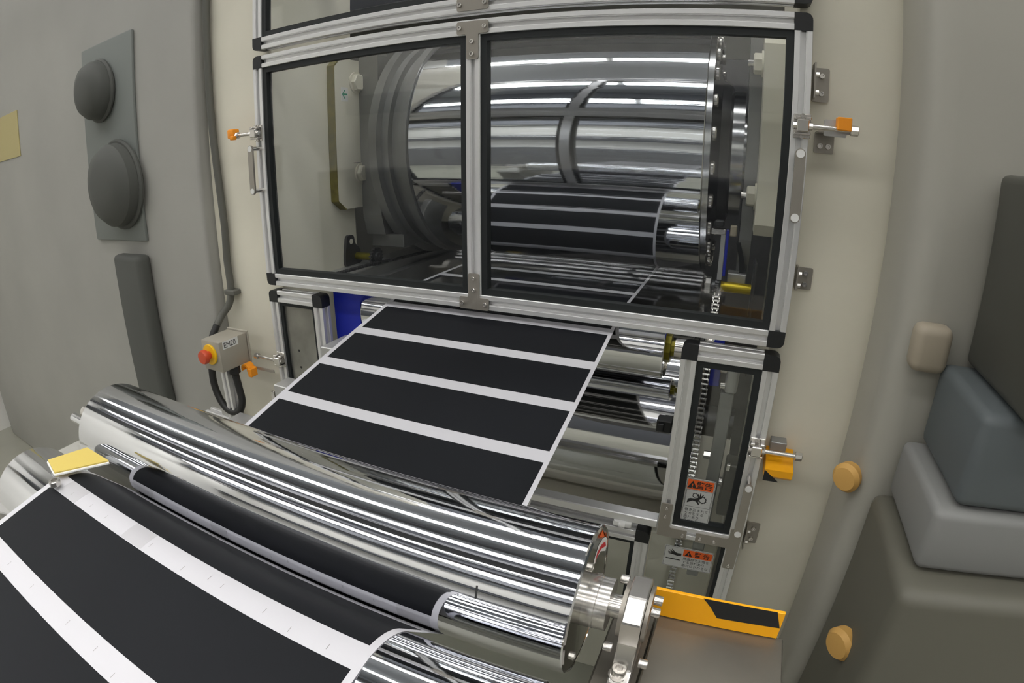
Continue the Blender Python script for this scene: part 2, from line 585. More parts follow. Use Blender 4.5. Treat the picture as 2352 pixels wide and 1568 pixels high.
latch(d, 1.1915, 0.383, 1, 0.080)
ll = latch(d, 0.012, 0.383, -1, 0.062)
bm = B()
add_box(bm, (-0.082, -0.024, 0.376), (-0.058, -0.001, 0.400), 0.004, 2)
add_box(bm, (-0.066, -0.030, 0.372), (-0.052, -0.016, 0.382), 0.002)
obj('grip', bm, 'orange', ll, 'orange plastic grip')

# L brackets on the right column holding the doors
def hinge_bracket(x0, x1, z0, z1, label, n=2):
    t = thing('mounting_bracket', label, 'bracket', ((x0 + x1) / 2, 0.04, z0), 'steel brackets on the right column')
    bm = B()
    plate_xz(bm, rounded([(x0, z0), (x1, z0), (x1, z1), (x0, z1)], 0.004, 3), 0.036, 0.0395)
    p = obj('plate', bm, 'steel', t, smooth=False)
    obj('flange', box((x0, 0.004, z0 + 0.003), (x0 + 0.003, 0.0365, z1 + 0.004)), 'steel', t, smooth=False)
    for k in range(n):
        z = z0 + (z1 - z0) * (0.24 + 0.52 * k)
        screw(p, (x1 - 0.013, 0.036, z), r=0.0048, h=0.005)
        obj('nut', cyl((x0 + 0.003, 0.020, z), 'X', 0.0042, 0, 0.007, 6), 'steel_bright', t)
    return t
hinge_bracket(1.2085, 1.238, 0.429, 0.487, 'square two-screw steel bracket on the cream column, topmost beside the wide door')
hinge_bracket(1.2085, 1.240, 0.104, 0.143, 'small two-screw steel bracket on the cream column beside the wide door foot')
hinge_bracket(1.2085, 1.238, -0.452, -0.400, 'lowest small steel bracket on the cream column, beside the lower pull handle')

# stop bracket with orange block, upper right
t = thing('stop_bracket', 'stepped steel bracket with a small orange block beside the upper right latch', 'bracket', (1.235, 0.04, 0.343))
bm = B()
plate_xz(bm, rounded([(1.218, 0.343), (1.252, 0.343), (1.252, 0.379), (1.218, 0.379)], 0.003, 3), 0.036, 0.0395)
p = obj('plate', bm, 'steel', t, smooth=False)
screw(p, (1.228, 0.036, 0.355), r=0.0052, h=0.005)
screw(p, (1.242, 0.036, 0.355), r=0.0052, h=0.005)
obj('arm', box((1.220, 0.002, 0.376), (1.250, 0.037, 0.379)), 'steel', t, smooth=False)
bm = B()
plate_xz(bm, rounded([(1.228, 0.371), (1.266, 0.371), (1.266, 0.3765), (1.272, 0.3765), (1.272, 0.384), (1.262, 0.398), (1.228, 0.398)], 0.003, 3), -0.002, 0.001)
obj('fork_plate', bm, 'light_metal', t, smooth=False)
obj('stop_block', box((1.2465, -0.024, 0.381), (1.2705, -0.0025, 0.4025), 0.0015), 'orange', t, 'orange plastic block')

# ------------------------------------------------------------------ upper guard door (only its foot is in the frame)
u = thing('guard_door', 'upper glazed aluminium guard door, cut by the top edge of the picture', 'guard door', (0.6, 0, 0.587))
Z0, Z1 = 0.5865, 1.12
rail(u, 'bottom_rail', 0.0308, W - 0.0308, Z0 + 0.015)
rail(u, 'top_rail', 0.0308, W - 0.0308, Z1 - 0.015)
stile(u, 'side_stile', Z0 + 0.0308, Z1 - 0.0308, 0.015)
stile(u, 'side_stile', Z0 + 0.0308, Z1 - 0.0308, W - 0.015)
stile(u, 'mullion', Z0 + 0.03, Z1 - 0.03, MX)
for x, sx in ((0.0154, -1), (W - 0.0154, 1)):
    for z, sz in ((Z0 + 0.0154, -1), (Z1 - 0.0154, 1)):
        corner(u, x, z, sx, sz)
glazing(u, 0.03, MX - 0.015, Z0 + 0.03, Z1 - 0.03)
glazing(u, MX + 0.015, W - 0.03, Z0 + 0.03, Z1 - 0.03)
tee(u, MX, Z0 + 0.0155, 1)

# ------------------------------------------------------------------ lower right guard door (upper pane, middle joint, lower pane)
r_ = thing('guard_door', 'narrow aluminium guard door at lower right with two warning stickers', 'guard door', (1.11, 0, -0.9))
XL, XR, ZT = 1.0215, 1.2035, -0.0145
rail(r_, 'top_rail', XL + 0.0308, XR - 0.0308, ZT - 0.015)
corner(r_, XL + 0.0154, ZT - 0.0154, -1, 1)
corner(r_, XR - 0.0154, ZT - 0.0154, 1, 1)
stile(r_, 'side_stile', -0.447, ZT - 0.0308, XL + 0.015)
stile(r_, 'side_stile', -1.15, ZT - 0.0308, XR - 0.015)
rail(r_, 'middle_rail', XL + 0.03, XR - 0.03, -0.432)
glazing(r_, XL + 0.03, XR - 0.03, -0.417, ZT - 0.03)
obj('gasket', box((1.166, 0.004, -1.1), (1.1735, 0.022, -0.449)), 'rubber', r_, smooth=False)
obj('pane', box((1.012, 0.011, -1.1), (1.168, 0.015, -0.447)), 'acrylic', r_, smooth=False)
# L-shaped joint plates with screws
bm = B()
plate_xz(bm, rounded([(1.0225, -0.448), (1.086, -0.448), (1.086, -0.424), (1.0475, -0.424), (1.0475, -0.364), (1.0225, -0.364)], 0.004, 3), -0.003, 0)
pl = obj('corner_plate', bm, 'steel', r_, 'brushed steel L-shaped joining plate', smooth=False)
for x, z in ((1.0352, -0.3745), (1.0352, -0.396), (1.078, -0.437)):
    screw(pl, (x, -0.003, z), r=0.004)
bm = B()
plate_xz(bm, rounded([(1.106, -0.448), (1.176, -0.448), (1.176, -0.503), (1.201, -0.503), (1.201, -0.398), (1.176, -0.398), (1.176, -0.424), (1.106, -0.424)], 0.004, 3), -0.003, 0)
pl = obj('corner_plate', bm, 'steel', r_, 'brushed steel joining plate with a downward leg', smooth=False)
for x, z in ((1.116, -0.437), (1.146, -0.437), (1.1885, -0.494)):
    screw(pl, (x, -0.003, z), r=0.004)
handle(r_, 1.1875, -0.270, 1.1875, -0.379)
lt = latch(r_, 1.189, -0.200, 1, 0.076)
obj('clip', box((1.215, 0.004, -0.204), (1.246, 0.030, -0.186), 0.001), 'grey_metal', lt)
# orange and black stop block under the rod
t = thing('stop_block', 'orange and black striped block under the lower latch rod', 'block', (1.24, 0.0, -0.255))
poly = [(-0.032, -0.226), (0.039, -0.2135), (0.039, -0.250), (-0.020, -0.250), (-0.032, -0.240)]
bm = B()
plate_yz(bm, poly, 1.211, 1.265)
obj('body', bm, 'safety_yellow', t, smooth=False)
bm = B()
add_prism(bm, [(1.2105, -0.2505), (1.240, -0.2505), (1.2105, -0.2275)], lambda x, z: (x, -0.0327, z), lambda x, z: (x, -0.030, z))
obj('stripe', bm, 'black', t, 'black painted corner', smooth=False)

# warning stickers (flat print on the panes)
def sticker(parent, x0, z0, w, h, y):
    bm = B()
    plate_xz(bm, rounded([(x0, z0), (x0 + w, z0), (x0 + w, z0 + h), (x0, z0 + h)], 0.004, 3), y - 0.0006, y)
    return obj('warning_sticker', bm, 'label_grey', parent, 'silver sticker with an orange warning header', smooth=False)

def ring_poly(cx, cz, r0, r1, teeth=0, n=40):
    bm = B()
    return bm

def flat_gear(parent, cx, cz, r, y, teeth=10):
    bm = B()
    n = teeth * 4
    outer, inner = [], []
    for k in range(n):
        a = 2 * PI * k / n
        rr = r * (1.22 if (k % 4) < 2 else 1.0)
        outer.append(bm.verts.new((cx + rr * math.cos(a), y, cz + rr * math.sin(a))))
        inner.append(bm.verts.new((cx + 0.78 * r * math.cos(a), y, cz + 0.78 * r * math.sin(a))))
    for k in range(n):
        bm.faces.new((outer[k], outer[(k + 1) % n], inner[(k + 1) % n], inner[k]))
    return obj('gear_symbol', bm, 'ink', parent, smooth=False)

def flat_poly(name, pts, m, parent, y):
    bm = B()
    bm.faces.new([bm.verts.new((p[0], y, p[1])) for p in pts]).normal_update()
    bmesh.ops.triangulate(bm, faces=bm.faces[:])
    return obj(name, bm, m, parent, smooth=False)

def outline(bm, x0, z0, x1, z1, y, t=0.0006):
    for a in ((x0, z0, x1, z0 + t), (x0, z1 - t, x1, z1), (x0, z0, x0 + t, z1), (x1 - t, z0, x1, z1)):
        v = [bm.verts.new(p) for p in ((a[0], y, a[1]), (a[2], y, a[1]), (a[2], y, a[3]), (a[0], y, a[3]))]
        bm.faces.new(v)
    return bm

def warn_header(parent, x0, z0, w, h, y):
    flat_poly('header', [(x0, z0), (x0 + w, z0), (x0 + w, z0 + h), (x0, z0 + h)], 'label_orange', parent, y)
    tx = x0 + w * 0.19
    s = h * 0.76
    flat_poly('triangle_symbol', [(tx - s * 0.58, z0 + h * 0.12), (tx + s * 0.58, z0 + h * 0.12), (tx, z0 + h * 0.12 + s)], 'ink', parent, y - 0.0002)
    text_mesh('!', s * 0.8, 'label_orange', parent, (tx, y - 0.0004, z0 + h * 0.17), (1, 0, 0), (0, 0, 1), align='CENTER', thick=0.0003)
    for ch, fx in (('警', 0.50), ('告', 0.80)):
        text_mesh(ch, h * 0.78, 'ink', parent, (x0 + w * fx, y - 0.0003, z0 + h * 0.22), (1, 0, 0), (0, 0, 1), align='CENTER', thick=0.0002)

Y = 0.0109
s1 = sticker(r_, 1.066, -0.412, 0.060, 0.113, Y)
y1 = Y - 0.0009
obj('border', outline(B(), 1.0675, -0.4105, 1.1245, -0.3005, y1), 'ink', s1, smooth=False)
warn_header(s1, 1.069, -0.3255, 0.054, 0.0235, y1 - 0.0001)
obj('border', outline(B(), 1.069, -0.3680, 1.123, -0.3270, y1), 'ink', s1, smooth=False)
flat_gear(s1, 1.0885, -0.3395, 0.0052, y1)
flat_gear(s1, 1.1050, -0.3480, 0.0078, y1, 12)
flat_poly('hand_symbol', [(1.0735, -0.3600), (1.0745, -0.3500), (1.0800, -0.3475), (1.0880, -0.3470), (1.0950, -0.3440), (1.0935, -0.3350), (1.0955, -0.3350),
                          (1.0975, -0.3420), (1.0985, -0.3320), (1.1005, -0.3320), (1.1005, -0.3415), (1.1045, -0.3345), (1.1062, -0.3352), (1.1030, -0.3440),
                          (1.0985, -0.3480), (1.0965, -0.3530), (1.1000, -0.3600), (1.0980, -0.3612), (1.0925, -0.3545), (1.0850, -0.3530)], 'ink', s1, y1 - 0.0001)
text_mesh('巻き込まれて\nケガをする\n恐れあり\n近づくな', 0.0084, 'ink', s1, (1.0715, y1 - 0.0001, -0.3795), (1, 0, 0), (0, 0, 1), spacing=1.1)

s2 = sticker(r_, 1.0455, -0.538, 0.109, 0.058, Y)
obj('border', outline(B(), 1.047, -0.5365, 1.153, -0.4815, y1), 'ink', s2, smooth=False)
warn_header(s2, 1.0875, -0.503, 0.064, 0.0195, y1 - 0.0001)
flat_poly('hand_symbol', [(1.0540, -0.4960), (1.0625, -0.4975), (1.0560, -0.4925), (1.0568, -0.4912), (1.0660, -0.4960), (1.0610, -0.4890), (1.0622, -0.4883), (1.0700, -0.4960),
                          (1.0760, -0.4975), (1.0840, -0.4965), (1.0840, -0.5040), (1.0770, -0.5055), (1.0700, -0.5040), (1.0640, -0.5030), (1.0555, -0.5020), (1.0550, -0.5005),
                          (1.0630, -0.5000), (1.0538, -0.4978)], 'ink', s2, y1 - 0.0001)
flat_poly('hot_plate_symbol', [(1.051, -0.5175), (1.083, -0.5175), (1.083, -0.5145), (1.051, -0.5145)], 'ink', s2, y1 - 0.0001)
text_mesh('高温部で火傷を\nする恐れあり\n絶対にさわるな', 0.0085, 'ink', s2, (1.0885, y1 - 0.0001, -0.5125), (1, 0, 0), (0, 0, 1), spacing=1.12)

# ------------------------------------------------------------------ lower left guard door
l_ = thing('guard_door', 'narrow aluminium guard door at lower left with a galvanised sheet panel', 'guard door', (0.1, 0, -0.9))
XL, XR = 0.0, 0.185
rail(l_, 'top_rail', XL + 0.0308, XR - 0.0308, ZT - 0.015)
corner(l_, XL + 0.0154, ZT - 0.0154, -1, 1)
corner(l_, XR - 0.0154, ZT - 0.0154, 1, 1)
stile(l_, 'side_stile', -1.15, ZT - 0.0308, XL + 0.015)
stile(l_, 'side_stile', -1.15, ZT - 0.0308, XR - 0.015)
obj('gasket', frame_ring(B(), XL + 0.03, XR - 0.03, -1.1, ZT - 0.03, 0.010, 0.006, 0.022), 'rubber', l_, smooth=False)
pn = obj('sheet_panel', box((XL + 0.036, 0.013, -1.1), (XR - 0.032, 0.017, ZT - 0.034)), 'galv', l_, smooth=False)
for z in (-0.175, -0.222):
    obj('hole', cyl((0.075, 0.0127, z), 'Y', 0.0035, 0, 0.0003, 12), 'ink', pn)
latch(l_, 0.018, -0.203, -1, 0.080)
hdl = obj('handle', box((-0.004, -0.040, -0.345), (0.008, -0.032, -0.285), 0.002), 'steel_bright', l_, 'bright steel pull handle')
obj('post', box((-0.003, -0.033, -0.300), (0.007, 0.0, -0.291), 0.001), 'steel_bright', hdl)
obj('post', box((-0.003, -0.033, -0.340), (0.007, 0.0, -0.331), 0.001), 'steel_bright', hdl)
# orange clip beside the lower left latch
t = thing('rod_clip', 'small orange plastic clip hooked beside the lower left latch', 'clip', (-0.09, 0.0, -0.25))
bm = B()
arc = []
for k in range(15):
    a = PI * (-0.15 + 1.3 * k / 14)
    arc.append((math.cos(a), math.sin(a)))
poly = [(-0.092 + 0.015 * c, -0.236 + 0.015 * s) for c, s in arc] + [(-0.092 + 0.009 * c, -0.236 + 0.009 * s) for c, s in arc[::-1]]
plate_xz(bm, poly, -0.044, -0.020)
obj('hook', bm, 'orange', t)
obj('plate', box((-0.108, -0.020, -0.240), (0.0, -0.017, -0.232)), 'steel', t, smooth=False)
obj('stem', box((-0.080, -0.046, -0.256), (-0.066, -0.020, -0.231), 0.002), 'orange', t)

# ------------------------------------------------------------------ centre lower guard
c_ = thing('guard_door', 'centre lower aluminium guard frame half hidden behind the front chrome roller', 'guard door', (0.63, 0, -1.0))
rail(c_, 'top_rail', 0.28, 0.977, -0.468)
corner(c_, 0.9925, -0.4655, 1, 1)
stile(c_, 'side_stile', -1.15, -0.481, 0.9925)
obj('gasket', box((0.968, 0.004, -1.1), (0.9775, 0.022, -0.483)), 'rubber', c_, smooth=False)
obj('gasket', box((0.28, 0.004, -0.492), (0.968, 0.022, -0.483)), 'rubber', c_, smooth=False)
obj('pane', box((0.28, 0.011, -1.1), (0.972, 0.015, -0.487)), 'acrylic', c_, smooth=False)
for x in (0.69, 0.925):
    h = obj('hinge', box((x, -0.007, -0.4455), (x + 0.042, 0.004, -0.4325), 0.003, 2), 'label_white', c_, 'white plastic hinge')
    obj('knuckle', cyl((x + 0.014, -0.006, -0.439), 'X', 0.0066, 0, 0.014, 14), 'label_white', h)
cb = obj('cross_beam', box((0.2, 0.0, -0.434), (1.021, 0.03, -0.414), 0.002), 'alu')
tag(cb, 'thin aluminium cross beam under the printed web, above the white hinges', 'beam')

# ------------------------------------------------------------------ rollers
def roller(name, label, x0, x1, y, z, r, parts_fn=None, seg=128, rim=0.004, endin=0.004, group=None, erim=0.006, edrop=0.001):
    t = thing(name, label, 'roller', ((x0 + x1) / 2, y, z), group)
    bm = B()
    add_lathe(bm, [(x0, r - 0.0025), (x0 + 0.0015, r - 0.0004), (x0 + 0.003, r), (x1 - 0.003, r), (x1 - 0.0015, r - 0.0004), (x1, r - 0.0025)], (0, y, z), 'X', seg)
    obj('shell', bm, 'chrome', t, ang=12)
    for x, s in ((x0, 1), (x1, -1)):
        bm = B()
        add_lathe(bm, [(x, r - 0.0025), (x, r - erim), (x + s * endin, r - erim - edrop), (x + s * endin, 0)], (0, y, z), 'X', 64)
        obj('end_cap', bm, 'chrome_cap', t, ang=30)
    return t

AY, AZ, AR = -0.6014, -0.0763, 0.0737
BY, BZ, BR = -0.765, -0.1125, 0.070
RX0, RX1 = 0.2405, 1.0155
t = roller('nip_roller', 'large chrome roller across the foreground with a red arrow on its end', RX0, RX1, AY, AZ, AR, endin=0.0008, erim=0.0035, edrop=0.0004)
obj('hub', add_lathe(B(), [(RX1 - 0.004, 0.026), (RX1 + 0.010, 0.026), (RX1 + 0.0105, 0.0255), (RX1 + 0.022, 0.0255), (RX1 + 0.022, 0.0)], (0, AY, AZ), 'X', 40), 'steel_bright', t)
obj('shaft', cyl((0, AY, AZ), 'X', 0.0115, RX1 + 0.02, 1.075, 24), 'steel_bright', t)
obj('shaft', cyl((0, AY, AZ), 'X', 0.0115, 0.12, RX0 + 0.01, 24), 'steel_bright', t)
for a, rr in ((96, 0.046), (224, 0.056), (345, 0.05)):
    ca, sa = math.cos(math.radians(a)), math.sin(math.radians(a))
    screw(t, (RX1 - 0.0008, AY + rr * ca, AZ + rr * sa), (1, 0, 0), 0.0042, 0.003)
mk = add_tube(B(), [(0.9295 + 0.0002 * k, AY + (AR + 0.0002) * math.cos(math.radians(146 + 9 * k / 5)), AZ + (AR + 0.0002) * math.sin(math.radians(146 + 9 * k / 5))) for k in range(6)], 0.0009, 6)
obj('ink_mark', mk, 'ink', t, 'short black ink mark')
# red curved arrow sticker on the right end
def end_print(name, pts, m, parent, x, label=None):
    bm = B()
    vs = []
    for y, z in pts:
        d_ = V(y - AY, z - AZ)
        if d_.length > 0.0692:
            d_ = d_.normalized() * 0.0692
        vs.append(bm.verts.new((x, AY + d_.x, AZ + d_.y)))
    bm.faces.new(vs).normal_update()
    bmesh.ops.triangulate(bm, faces=bm.faces[:])
    return obj(name, bm, m, parent, label, smooth=False)
end_print('orange_tape', [(-0.5797, -0.0161), (-0.5673, -0.0140), (-0.5269, -0.0492), (-0.5300, -0.0638), (-0.5376, -0.0595), (-0.5481, -0.0388), (-0.5641, -0.0279)],
          'label_orange', t, RX1 - 0.0006, 'orange tape')
st = end_print('arrow_sticker', [(-0.5953, -0.0377), (-0.592, -0.0305), (-0.5806, -0.0251), (-0.5635, -0.0297), (-0.5506, -0.0376), (-0.5409, -0.0471), (-0.5383, -0.06),
                                 (-0.5448, -0.0605), (-0.567, -0.0433), (-0.5821, -0.0386), (-0.5888, -0.0412)], 'label_white', t, RX1 - 0.0004, 'white sticker with a red arrow')
end_print('arrow', [(-0.5896, -0.0385), (-0.5843, -0.0314), (-0.5703, -0.0332), (-0.5509, -0.0429), (-0.5441, -0.0538), (-0.553, -0.0489), (-0.5682, -0.0396), (-0.5804, -0.0379)],
          'red_ink', st, RX1 - 0.0002)

t = roller('guide_roller', 'chrome roller at the bottom edge, under the white margin of the web', RX0, RX1, BY, BZ, BR)
obj('shaft', cyl((0, BY, BZ), 'X', 0.0115, RX1 - 0.01, 1.075, 24), 'steel_bright', t)

R1Y, R1Z, R1R = 0.105, -0.064, 0.0655
t = roller('guide_roller', 'short chrome roller end just under the wide door, right of the web', 0.270, 0.984, R1Y, R1Z, R1R)
obj('hub', add_lathe(B(), [(0.978, 0.030), (0.992, 0.030), (0.992, 0.018), (1.012, 0.018), (1.012, 0)], (0, R1Y, R1Z), 'X', 10), 'olive', t, 'olive plated toothed hub', ang=10)
obj('shaft', cyl((0, R1Y, R1Z), 'X', 0.022, 1.0, 1.06, 24), 'steel_bright', t)
obj('hub', cyl((0, R1Y, R1Z), 'X', 0.020, 0.235, 0.272, 24, 0.002), 'steel_dark', t)
obj('shaft', cyl((0, R1Y, R1Z), 'X', 0.012, 0.15, 0.24, 24), 'steel_bright', t)

t = roller('heating_drum', 'large dim chrome drum below the web, behind the narrow door stile', 0.20, 1.052, 0.36, -0.335, 0.225)
obj('shaft', cyl((0, 0.36, -0.335), 'X', 0.04, 1.05, 1.15, 24), 'steel_dark', t)
# black sensor head on the lower drum
bm = B()
add_box(bm, (0.984, 0.055, -0.232), (1.016, 0.085, -0.205), 0.002)
add_box(bm, (0.988, 0.048, -0.226), (1.0, 0.056, -0.210), 0.001)
tag(obj('proximity_sensor', bm, 'black'), 'small black sensor block beside the narrow door stile, in front of the dim drum', 'sensor')

# upper big drum
DY, DZ, DR = 0.632, 0.3345, 0.331
DX0, DX1 = 0.252, 1.010
t = thing('chrome_drum', 'huge mirror chrome drum behind the wide glazed door', 'drum', (0.63, DY, DZ))
bm = B()
add_lathe(bm, [(DX0, 0.30), (DX0, DR - 0.002), (DX0 + 0.002, DR), (DX1 - 0.002, DR), (DX1, DR - 0.002), (DX1, 0.30)], (0, DY, DZ), 'X', 256)
obj('shell', bm, 'chrome', t, ang=12)
bm = B()
add_lathe(bm, [(0.128, 0.10), (0.128, 0.335), (0.132, 0.345), (0.160, 0.345), (0.163, 0.325), (0.185, 0.325), (0.188, 0.310), (0.225, 0.310), (0.228, 0.338), (0.2515, 0.338), (0.2515, 0.1)], (0, DY, DZ), 'X', 128)
obj('flange', bm, 'grey_metal', t, 'stepped grey steel flange', ang=25)
for k in range(12):
    a = 2 * PI * (k + 0.5) / 12
    screw(t, (0.163, DY + 0.30 * math.cos(a), DZ + 0.30 * math.sin(a)), (-1, 0, 0), 0.009, 0.01, 'chrome_dull')
bm = B()
add_lathe(bm, [(1.0105, 0.1), (1.0105, 0.326), (1.024, 0.326), (1.024, 0.24), (1.040, 0.20), (1.062, 0.185), (1.068, 0.17), (1.098, 0.17), (1.098, 0.1)], (0, DY, DZ), 'X', 128)
obj('flange', bm, 'chrome_dull', t, 'polished steel end flange', ang=25)
for k in range(24):
    a = 2 * PI * (k + 0.5) / 24
    bm = B()
    add_cyl(bm, (1.024, DY + 0.300 * math.cos(a), DZ + 0.300 * math.sin(a)), 'X', 0.017, 0, 0.012, 16, 0.003)
    obj('flange_bolt', bm, 'steel_bright', t)
obj('journal', cyl((0, DY, DZ), 'X', 0.115, 1.09, 1.16, 48), 'chrome_dull', t)
obj('journal', cyl((0, DY, DZ), 'X', 0.115, 0.03, 0.13, 48), 'chrome_dull', t)

# bearing chocks either side
def chock(x0, x1, label):
    t = thing('bearing_chock', label, 'bearing block', ((x0 + x1) / 2, 0.6, 0.05))
    poly = [(0.364, 0.135), (0.380, 0.075), (0.95, 0.075), (0.95, 0.64), (0.41, 0.64), (0.41, 0.60), (0.364, 0.60)]
    bm = B()
    plate_yz(bm, poly, x0, x1)
    obj('body', bm, 'grey_metal', t, smooth=False)
    obj('foot', box((x0, 0.40, 0.035), (x1 + (0.05 if x0 < 0.5 else 0), 0.90, 0.0745), 0.002), 'grey_metal', t)
    return t
chock(0.047, 0.115, 'grey steel bearing block beside the left flange of the big drum')
chock(1.104, 1.1325, 'grey steel bearing block beside the right end of the big drum')

# bearing keeper blocks, cream with olive front edge
def keeper(x0, x1, side, label):
    t = thing('keeper_block', label, 'block', ((x0 + x1) / 2, 0.32, 0.17))
    cut = 0.022
    poly = [(0.256, 0.185), (0.29, 0.160), (0.405, 0.160), (0.405, 0.590), (0.283, 0.590), (0.256, 0.565)]
    bm = B()
    plate_yz(bm, poly, x0, x1)
    obj('body', bm, 'cream', t, smooth=False)
    bm = B()
    poly = [(0.2525, 0.185), (0.288, 0.158), (0.290, 0.1605), (0.2562, 0.1862), (0.2562, 0.564), (0.284, 0.588), (0.282, 0.592), (0.2525, 0.567)]
    plate_yz(bm, poly, x0, x1)
    obj('edge_strip', bm, 'olive_edge' if side < 0 else 'cream', t, 'rough olive front edge' if side < 0 else None, smooth=False)
    return t
k1 = keeper(0.0205, 0.046, -1, 'tall cream block with a rough olive edge, left behind the wide door')
for z, yy in ((0.26, 0.365), (0.525, 0.35)):
    b_ = obj('bolt_head', add_cyl(B(), (0.046, yy, z), 'X', 0.026, 0, 0.016, 6, 0.003), 'cream', k1, ang=20)
    obj('washer', cyl((0.046, yy, z), 'X', 0.031, 0, 0.004, 24), 'cream', b_)
for z0_, y0_, y1_ in ((0.532, 0.318, 0.342), (0.290, 0.330, 0.385)):
    obj('pencil_line', box((0.046, y0_, z0_), (0.0463, y1_, z0_ + 0.0016)), 'ink', k1, smooth=False)
bm = B()
plate_yz(bm, rounded([(0.283, 0.468), (0.313, 0.468), (0.313, 0.508), (0.283, 0.508)], 0.002, 2), 0.046, 0.0466)
ar = obj('arrow_label', bm, 'label_white', k1, 'white label with a green arrow', smooth=False)
bm = B()
ap = [(0.286, 0.488), (0.297, 0.501), (0.301, 0.501), (0.294, 0.4905), (0.310, 0.4905), (0.310, 0.4855), (0.294, 0.4855), (0.301, 0.475), (0.297, 0.475)]
bm.faces.new([bm.verts.new((0.0469, p[0], p[1])) for p in ap]).normal_update()
bmesh.ops.triangulate(bm, faces=bm.faces[:])
obj('green_arrow', bm, 'green', ar, smooth=False)
k2 = keeper(1.133, 1.1805, 1, 'tall cream slab with bolts, right behind the wide door')
obj('edge_line', box((1.176, 0.2515, 0.19), (1.1785, 0.2545, 0.56)), 'olive_edge', k2, smooth=False)
for z in (0.24, 0.535):
    b_ = obj('bolt_head', add_cyl(B(), (1.133, 0.33, z), (-1, 0, 0), 0.024, 0, 0.022, 6, 0.003), 'cream', k2, ang=20)
    obj('washer', cyl((1.133, 0.33, z), (-1, 0, 0), 0.03, 0, 0.004, 24), 'cream', b_)
    obj('stud', cyl((1.111, 0.33, z), (-1, 0, 0), 0.008, 0, 0.012, 10), 'steel_bright', b_)

# ------------------------------------------------------------------ the coated web
def belt(circles, start, end):
    """polyline (y, z) running from start over/under circles (y, z, r, side): side +1 = passes above, -1 below"""
    pts = []
    items = [(start[0], start[1], 0, 1)] + circles + [(end[0], end[1], 0, 1)]
    tang = []
    for (y0, z0, r0, s0), (y1, z1, r1, s1) in zip(items, items[1:]):
        dy, dz = y1 - y0, z1 - z0
        D = math.hypot(dy, dz)
        th = math.atan2(dz, dy)
        # signed radii: the belt's left normal offset = s*r
        off = (s1 * r1 - s0 * r0)
        phi = th + math.asin(max(-1, min(1, off / D)))
        n = (-math.sin(phi), math.cos(phi))
        tang.append(((y0 + n[0] * s0 * r0, z0 + n[1] * s0 * r0), (y1 + n[0] * s1 * r1, z1 + n[1] * s1 * r1), phi))
    for i, (a, b, phi) in enumerate(tang):
        L = math.hypot(b[0] - a[0], b[1] - a[1])
        n = max(2, int(L / 0.012))
        for k in range(n):
            t_ = k / n
            pts.append((a[0] + (b[0] - a[0]) * t_, a[1] + (b[1] - a[1]) * t_))
        if i + 1 < len(tang):
            y1, z1, r1, s1 = items[i + 1]
            p2 = tang[i + 1][2]
            m = max(4, int(abs(p2 - phi) * 20))
            for k in range(m):
                a_ = phi + (p2 - phi) * k / m
                pts.append((y1 - math.sin(a_) * s1 * r1, z1 + math.cos(a_) * s1 * r1))
    pts.append(end)
    return pts

eps = 0.0006
path = belt([(BY, BZ, BR + eps, 1), (AY, AZ, AR + eps, -1), (R1Y, R1Z, R1R + eps, 1)], (-2.2, -0.041 - 0.165 * (2.2 - 0.781)), (1.35, 0.0023))
cum = [0.0]
for a, b in zip(path, path[1:]):
    cum.append(cum[-1] + math.hypot(b[0] - a[0], b[1] - a[1]))

def at_s(s):
    s = max(0, min(cum[-1] - 1e-6, s))
    import bisect
    i = max(0, bisect.bisect_right(cum, s) - 1)
    i = min(i, len(path) - 2)
    t_ = (s - cum[i]) / max(1e-9, cum[i + 1] - cum[i])
    a, b = path[i], path[i + 1]
    L = max(1e-9, math.hypot(b[0] - a[0], b[1] - a[1]))
    n = (-(b[1] - a[1]) / L, (b[0] - a[0]) / L)
    return (a[0] + (b[0] - a[0]) * t_, a[1] + (b[1] - a[1]) * t_), n

def s_at_y(y, lo=0.0, hi=None):
    best, bs = 9, 0
    for i, p in enumerate(path):
        if lo <= cum[i] <= (hi or 1e9) and abs(p[0] - y) < best:
            best, bs = abs(p[0] - y), cum[i]
    # refine
    for k in range(-20, 21):
        q = at_s(bs + k * 0.0006)[0]
        if abs(q[0] - y) < best:
            best, bs2 = abs(q[0] - y), bs + k * 0.0006
            bs_f = bs2
    return locals().get('bs_f', bs)

def ribbon(s0, s1, x0, x1, off, both=True, step=0.006):
    bm = B()
    ss = [s0] + [c for c in cum if s0 + 1e-4 < c < s1 - 1e-4] + [s1]
    rows = []
    for s in ss:
        p, n = at_s(s)
        top = (p[0] + n[0] * off, p[1] + n[1] * off)
        bot = (p[0] - n[0] * off, p[1] - n[1] * off)
        rows.append([bm.verts.new((x0, *top)), bm.verts.new((x1, *top)), bm.verts.new((x1, *bot)), bm.verts.new((x0, *bot))])
    for a, b in zip(rows, rows[1:]):
        for k in range(4):
            bm.faces.new((a[k], a[(k + 1) % 4], b[(k + 1) % 4], b[k]))
    bm.faces.new(rows[0])
    bm.faces.new(rows[-1][::-1])
    return bm

